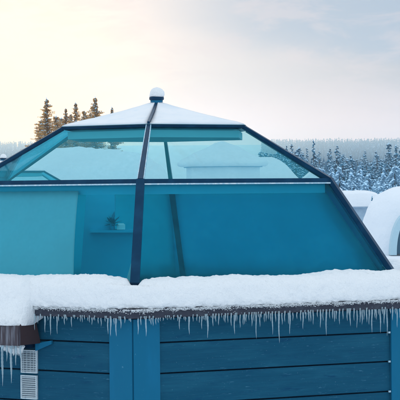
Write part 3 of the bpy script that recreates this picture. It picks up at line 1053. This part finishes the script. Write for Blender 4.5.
# round hut with a pointed snow roof, seen through the upper right glass
kx, ky = xy(223, 72)
kot = empty('round_hut', (kx, ky, 0), R(8))
tag(kot, 'round pale hut with a pointed snowy roof, seen through the upper right glass', 'hut')
def ring6(rad, z): return [(rad * math.sin(R(60 * i)), -rad * math.cos(R(60 * i)), z) for i in range(6)]
m_ = MB(); m_.add(ring6(1.44, 0) + ring6(1.40, 4.0), [(i, (i + 1) % 6, (i + 1) % 6 + 6, i + 6) for i in range(6)] + [tuple(range(6, 12))])
m_.build('wall', M['snow_far'], kot)
m_ = MB(); m_.add(ring6(1.50, 3.95) + ring6(1.50, 4.02) + [(0, 0, 4.35)], [(i, (i + 1) % 6, (i + 1) % 6 + 6, i + 6) for i in range(6)] + [(i + 6, (i + 1) % 6 + 6, 12) for i in range(6)] + [tuple(reversed(range(6)))])
m_.build('roof', M['hutwall'], kot)
kp = catmull([(1.48, 3.98), (1.58, 4.02), (1.60, 4.12), (1.48, 4.24), (1.15, 4.40), (.72, 4.60), (.3, 4.80), (.05, 4.90)], 3)
m_ = lathe(kp, 60)
for i, v in enumerate(m_.v):
    p = Vector(v); e = .05 * fbm(p, 1.3, 4); m_.v[i] = (p.x * (1 + e), p.y * (1 + e), p.z + (e if p.z > 4.1 else 0))
ks = m_.build('roof_snow', M['snow_far'], None, smooth=True); ks.location = (kx, ky, 0)
tag(ks, 'pointed snow cover on the round hut behind the upper right glass', 'snow')

px0, py0 = xy(262, 86)
sp_ = heap('snow_pile', 5.3, 4.0, 4.55, seed=9, pw=2.0, amp=.10, nx_=50, ny_=30).build('snow_pile', M['snow_far'], None, smooth=True)
sp_.location = (px0, py0, 0)
tag(sp_, 'tall ploughed pile of snow behind the round hut, seen through the glass', 'snow pile')

# long lodge behind the dome at the left: seen through the upper glass
lx, ly = xy(88, 78)
lod = empty('snowy_lodge', (lx, ly, 0), R(3))
tag(lod, 'long low lodge under a broad white snow roof, seen through the upper left glass', 'lodge')
m_ = MB(); m_.box((0, 0, 1.3), (5.6, 5.0, 2.6)); m_.build('wall', M['hutwall'], lod)
m_ = MB(); m_.box((0, 0, 2.66), (6.2, 5.6, .10)); m_.build('roof', M['hutwall'], lod)
ls = heap('roof_snow', 6.5, 6.0, 2.05, seed=5, pw=2.6, amp=.16).build('roof_snow', M['snow_far'], None, smooth=True)
ls.location = (lx, ly, 2.74); ls.rotation_euler = (0, 0, R(3))
tag(ls, 'broad mound of snow on the roof of the lodge behind the upper left glass', 'snow')

# snow igloo with arched entrance tunnel
sx, sy = xy(413, 100)
si = empty('snow_igloo', (sx, sy, 0), 0)
tag(si, 'rounded white snow igloo with an arched ice entrance at the right edge', 'snow igloo')
prof3 = [(2.60, -.1), (2.58, .4), (2.54, 1.0), (2.46, 1.6), (2.34, 2.05), (2.15, 2.40), (1.85, 2.75), (1.45, 3.02), (.95, 3.22), (.4, 3.32), (.02, 3.34)]
m_ = lathe(catmull(prof3, 3), 72)
for i, v in enumerate(m_.v):
    p = Vector(v); h = p.normalized()
    e = .10 * fbm(p, .8, 4)
    m_.v[i] = (p.x + h.x * e, p.y + h.y * e, p.z + e * .6)
m_.build('snow_dome', M['snow_far'], si, smooth=True)


def arch(w_, h_, y0, y1, th, z0=0, n=28):
    m_ = MB()
    pts = []
    for i in range(n + 1):
        a = PI * i / n
        pts.append((-math.cos(a), math.sin(a)))
    for (yy, k) in ((y0, 0), (y0, th), (y1, th), (y1, 0)):
        for (cx2, s2) in pts:
            m_.v.append((cx2 * (w_ / 2 - k), yy, z0 + s2 * (h_ - k) if s2 > 1e-4 else z0 - .05))
    m = n + 1
    for i in range(n):
        for r_ in range(4):
            a = r_ * m + i; b_ = ((r_ + 1) % 4) * m + i
            m_.f.append((a, a + 1, b_ + 1, b_)); m_.mi.append(0)
    return m_
ar = arch(1.86, 2.02, -3.15, -1.5, .30).build('entrance_arch', M['tunnel'], si, smooth=False)
ar.location = (-.50, 0, 0.05)
m_ = MB(); n = 24
v = [(-math.cos(PI * i / n) * .595, math.sin(PI * i / n) * 1.66 + .0) for i in range(n + 1)]
m_.add([(x, -2.50, z) for x, z in v] + [(x, -2.44, z) for x, z in v],
       [tuple(range(n + 1)), tuple(reversed(range(n + 1, 2 * n + 2)))] + [(i, i + 1, i + n + 2, i + n + 1) for i in range(n)])
dn = m_.build('door', M['tunnel_in'], si); dn.location = (-.50, -.35, 0.05); dn.scale = (1.08, 1, 1.03)

# ------------------------------------------------------------------ trees
def spruce_mesh(name, h, r, seed, tiers=34, nb=7, snowy=.8, card=.22, needle='needle', droop=.45, ragged=False):
    random.seed(seed)
    m_ = MB()
    for i in range(tiers):
        s_ = (i + random.random() * .7) / tiers
        z0 = h * (.06 + .93 * s_)
        rad = r * ((1 - s_) ** .75) * random.uniform(.55, 1.12) + .05
        for q_ in range(nb if s_ < .8 else max(3, nb - 3)):
            if random.random() < .12: continue
            a = random.uniform(0, 2 * PI); rr = rad * (random.uniform(.25, 1.35) * (1 if noise.noise(Vector((math.cos(a) * 1.2 + seed, math.sin(a) * 1.2, z0 * 1.1))) > -.08 else .35) if ragged else random.uniform(.6, 1.15))
            dx, dy = math.cos(a), math.sin(a); zj = random.uniform(-1, 1) * h / tiers * .8
            nseg = max(2, int(rr / (card * (.9 if ragged else .55))) + 1)
            for g in range(nseg):
                u_ = (g + .6) / nseg
                x, y = dx * rr * u_, dy * rr * u_
                z = z0 + zj - droop * rr * u_ ** 1.4
                cw = card * random.uniform(.6, 1.2) * (1.1 - .5 * u_)
                # needle spray hanging from the branch
                tx, ty = -dy * cw, dx * cw
                dz = -cw * random.uniform(.5, 1.1)
                ox, oy = dx * cw * random.uniform(.1, .6), dy * cw * random.uniform(.1, .6)
                m_.add([(x - tx * .5, y - ty * .5, z), (x + tx * .5, y + ty * .5, z + random.uniform(-.03, .03)), (x + tx * .3 + ox, y + ty * .3 + oy, z + dz), (x - tx * .4 + ox, y - ty * .4 + oy, z + dz * .8)], [(0, 1, 2, 3)], 0)
                m_.add([(x, y, z + .03), (x + dx * cw, y + dy * cw, z - cw * .35), (x + dx * cw * .5 + tx * .2, y + dy * cw * .5 + ty * .2, z - cw * .8)], [(0, 1, 2)], 0)
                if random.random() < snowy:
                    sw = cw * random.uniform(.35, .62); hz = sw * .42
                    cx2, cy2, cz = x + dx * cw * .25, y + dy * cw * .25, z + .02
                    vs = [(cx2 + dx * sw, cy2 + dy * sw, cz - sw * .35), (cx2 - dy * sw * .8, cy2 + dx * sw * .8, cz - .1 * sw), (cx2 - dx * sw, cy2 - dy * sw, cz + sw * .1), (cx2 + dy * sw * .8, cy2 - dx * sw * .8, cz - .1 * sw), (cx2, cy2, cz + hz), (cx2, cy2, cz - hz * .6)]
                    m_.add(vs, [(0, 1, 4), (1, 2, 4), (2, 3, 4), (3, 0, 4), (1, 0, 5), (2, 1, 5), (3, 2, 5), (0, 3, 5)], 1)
    # leader
    m_.add([(-.04, 0, h * .96), (.04, 0, h * .96), (0, .03, h * 1.02)], [(0, 1, 2)], 1)
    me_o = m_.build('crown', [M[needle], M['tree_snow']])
    t_ = MB()
    sg = 7
    for (zz, rr) in ((-.4, h * .016 + .03), (h * .3, h * .012 + .02), (h * .7, h * .006 + .01), (h * .99, .01)):
        for j in range(sg):
            a = 2 * PI * j / sg; t_.v.append((rr * math.cos(a), rr * math.sin(a), zz))
    for i in range(3):
        for j in range(sg):
            k = (j + 1) % sg
            t_.f.append((i * sg + j, i * sg + k, (i + 1) * sg + k, (i + 1) * sg + j)); t_.mi.append(0)
    tr_o = t_.build('trunk', M['bark'])
    return me_o, tr_o


def tree_root(name, me_o, tr_o, loc, s, rz, label, cat, group=None, sx=None, first=False):
    e = empty(name, loc, rz); e.scale = (sx or s, sx or s, s)
    tag(e, label, cat, group)
    for src in (me_o, tr_o):
        c = src if first else src.copy()
        if not first: C.objects.link(c)
        c.parent = e
    return e


protos = []
for i, (h_, r_, sn, cd) in enumerate([(8, .95, .75, .24), (8, 1.15, .85, .26), (8, .8, .6, .22), (8, 1.3, .95, .28), (8, 1.0, .7, .24), (8, 1.25, .9, .27)]):
    protos.append([*spruce_mesh('spruce', h_, r_, 100 + i, tiers=32, nb=7, snowy=sn, card=cd), False])
heavy = []
for i, (h_, r_) in enumerate([(4, 1.5), (4, 1.3), (4, 1.8)]):
    heavy.append([*spruce_mesh('bush', h_, r_, 200 + i, tiers=15, nb=9, snowy=1.0, card=.30, droop=.5, needle='frost'), False])
pines = []
for i, (h_, r_) in enumerate([(8, 1.05), (8, 1.3), (8, .9)]):
    pines.append([*spruce_mesh('pine', h_, r_ * 2.3, 300 + i, tiers=66, nb=21, snowy=.4, card=.12, droop=-.05, ragged=True, needle='needle_sunlit'), False])


def plant(pool, name, x, y, h_, base_h, label, cat, group=None, wid=1.0, idx=None):
    pr = pool[random.randrange(len(pool)) if idx is None else idx]
    s = h_ / base_h
    e = tree_root(name, pr[0], pr[1], (x, y, H(x, y) - .05), s, random.uniform(0, 6.28), label, cat, group, sx=s * wid, first=not pr[2])
    pr[2] = True
    return e


random.seed(77)
FG = 'snowy spruces of the forest right of the igloo'
def top_h(px, ytop, d):
    x, y = xy(px, d); return ZC + (PPY - ytop) / FPX * d - H(x, y)
named = [(314, 140.5, 175, 'tallest dark snowy spruce standing out above the forest right of the igloo', 2, .8),
         (300, 147, 190, 'dark spruce just left of the tallest spruce in the forest', 0, .8),
         (287, 145.5, 185, 'slim spruce rising above the sloping glass edge, left in the forest', 2, .7),
         (337, 146, 210, 'broad snowy spruce rising above its row, right of the tallest', 1, 1.0),
         (292, 143.5, 260, 'second spruce from the left above the sloping glass edge', 4, .8),
         (278, 144, 230, 'first spruce at the forest\'s left end above the igloo glass', 4, .8)]
for (px, yt, d, lb, ix, wd) in named:
    x, y = xy(px, d)
    plant(protos, 'spruce_tree', x, y, top_h(px, yt, d), 8, lb, 'spruce', None, wd, ix)
cnt = 0
for i in range(275):
    u_ = i / 275
    d = 150 + 420 * u_ ** 1.1 + random.uniform(-8, 8)
    px = random.uniform(258, 424)
    if d < 175 and px < 320: continue
    x, y = xy(px, d)
    g_ = H(x, y)
    yt = 151 + random.gauss(0, 4.5) + 8 * max(0, 1 - (d - 150) / 90)
    hh = min(ZC + (PPY - yt) / FPX * d - g_, 10.5)
    hh = max(3.0, hh * random.uniform(.78, 1.0))
    plant(protos, 'spruce_tree', x, y, hh, 8, 'snow-covered spruce among the dense forest right of the igloo', 'spruce', FG, random.uniform(.9, 1.5))
    cnt += 1
for i in range(46):
    d = random.uniform(116, 150); px = random.uniform(318, 424)
    x, y = xy(px, d)
    hh = ZC + (PPY - random.uniform(166, 184)) / FPX * d
    if d < 124: hh = min(hh, 3.6)
    plant(heavy, 'snowy_bush', x, y, hh, 4, 'low bush bowed under thick snow in front of the spruce forest', 'bush', 'snow-laden bushes before the forest', random.uniform(.7, 1.0))
for (px, yt, d, lb) in ((372, 195, 104, 'tiny sapling tip poking from the snow, left of three by the snow igloo'), (378, 193.5, 105, 'tiny sapling tip between two others beside the snow igloo'), (384, 194.5, 104, 'tiny sapling tip closest to the snow igloo\'s dome')):
    x, y = xy(px, d)
    plant(protos, 'spruce_sapling', x, y, top_h(px, yt, d), 8, lb, 'sapling', None, .55)

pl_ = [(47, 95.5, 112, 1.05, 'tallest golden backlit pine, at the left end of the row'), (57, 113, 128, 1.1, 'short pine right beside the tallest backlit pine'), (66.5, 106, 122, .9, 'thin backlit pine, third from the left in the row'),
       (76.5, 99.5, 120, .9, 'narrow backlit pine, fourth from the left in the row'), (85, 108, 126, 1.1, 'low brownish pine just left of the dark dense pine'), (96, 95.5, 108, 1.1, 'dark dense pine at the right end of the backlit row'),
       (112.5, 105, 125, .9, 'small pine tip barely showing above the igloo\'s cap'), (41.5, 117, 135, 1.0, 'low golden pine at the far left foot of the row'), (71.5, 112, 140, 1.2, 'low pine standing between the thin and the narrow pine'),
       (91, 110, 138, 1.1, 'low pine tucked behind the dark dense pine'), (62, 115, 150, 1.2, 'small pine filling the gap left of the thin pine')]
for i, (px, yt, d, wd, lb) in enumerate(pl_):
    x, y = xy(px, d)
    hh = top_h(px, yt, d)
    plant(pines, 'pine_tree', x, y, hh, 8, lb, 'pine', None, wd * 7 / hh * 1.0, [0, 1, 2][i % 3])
for i in range(34):
    d = random.uniform(420, 900); px = random.uniform(-25, 62)
    x, y = xy(px, d)
    yt = random.uniform(137, 150)
    hh = min(11, ZC + (PPY - yt) / FPX * d - H(x, y))
    plant(protos, 'spruce_tree', x, y, hh, 8, 'distant hazy spruce in the sun glow at the left edge', 'spruce', 'hazy spruces at the left', 1.0)

# far forest on the hill: one mass
random.seed(5)
mb = MB()
def tiny(x, y, z, h_, r_, tiers):
    for t_ in range(tiers):
        f0 = t_ / tiers
        zb = z + h_ * (.06 + .90 * f0 * .98); zt = z + h_ * min(1.0, .30 + .90 * f0)
        rr = r_ * (1 - f0) ** .8 * random.uniform(.8, 1.2)
        a0 = random.uniform(0, 6)
        lx_, ly_ = x + random.uniform(-.08, .08) * r_, y
        vs = [(lx_ + rr * math.cos(a0 + j * 1.0472) * random.uniform(.6, 1.25), ly_ + rr * math.sin(a0 + j * 1.0472), zb + random.uniform(-.05, .05) * h_) for j in range(6)] + [(lx_, ly_, zt)]
        for j in range(6):
            sn = random.random() < (.34 if y < 800 else .16)
            mb.add([vs[j], vs[(j + 1) % 6], vs[6]], [(0, 1, 2)], 1 if sn else 0)
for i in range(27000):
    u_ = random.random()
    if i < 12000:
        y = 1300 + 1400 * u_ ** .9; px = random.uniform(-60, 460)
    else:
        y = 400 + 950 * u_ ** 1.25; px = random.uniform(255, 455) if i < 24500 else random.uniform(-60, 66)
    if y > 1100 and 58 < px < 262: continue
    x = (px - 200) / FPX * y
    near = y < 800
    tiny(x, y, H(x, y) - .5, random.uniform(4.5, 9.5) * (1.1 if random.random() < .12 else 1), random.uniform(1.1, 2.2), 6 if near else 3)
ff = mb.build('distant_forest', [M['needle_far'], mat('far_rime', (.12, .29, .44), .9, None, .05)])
tag(ff, 'far snowy forest covering the hill along the horizon', 'forest', kind='stuff')

# ------------------------------------------------------------------ haze
hz = MB(); hz.box((0, 1440, 43), (7000, 3120, 92))
ho = hz.build('haze', None)
ho.data.materials.clear()
hm = bpy.data.materials.new('haze'); hm.use_nodes = True
ht = hm.node_tree; ht.nodes.clear(); q = NB(ht)
pv = q.n('ShaderNodeVolumePrincipled')
pv.inputs['Color'].default_value = (.50, .79, 1, 1)
pv.inputs['Density'].default_value = .00042
pv.inputs['Anisotropy'].default_value = .78
oo = q.n('ShaderNodeOutputMaterial'); ht.links.new(pv.outputs[0], oo.inputs[1])
ho.data.materials.append(hm)
tag(ho, 'pale cold haze in the air over the whole village', 'haze', kind='stuff')
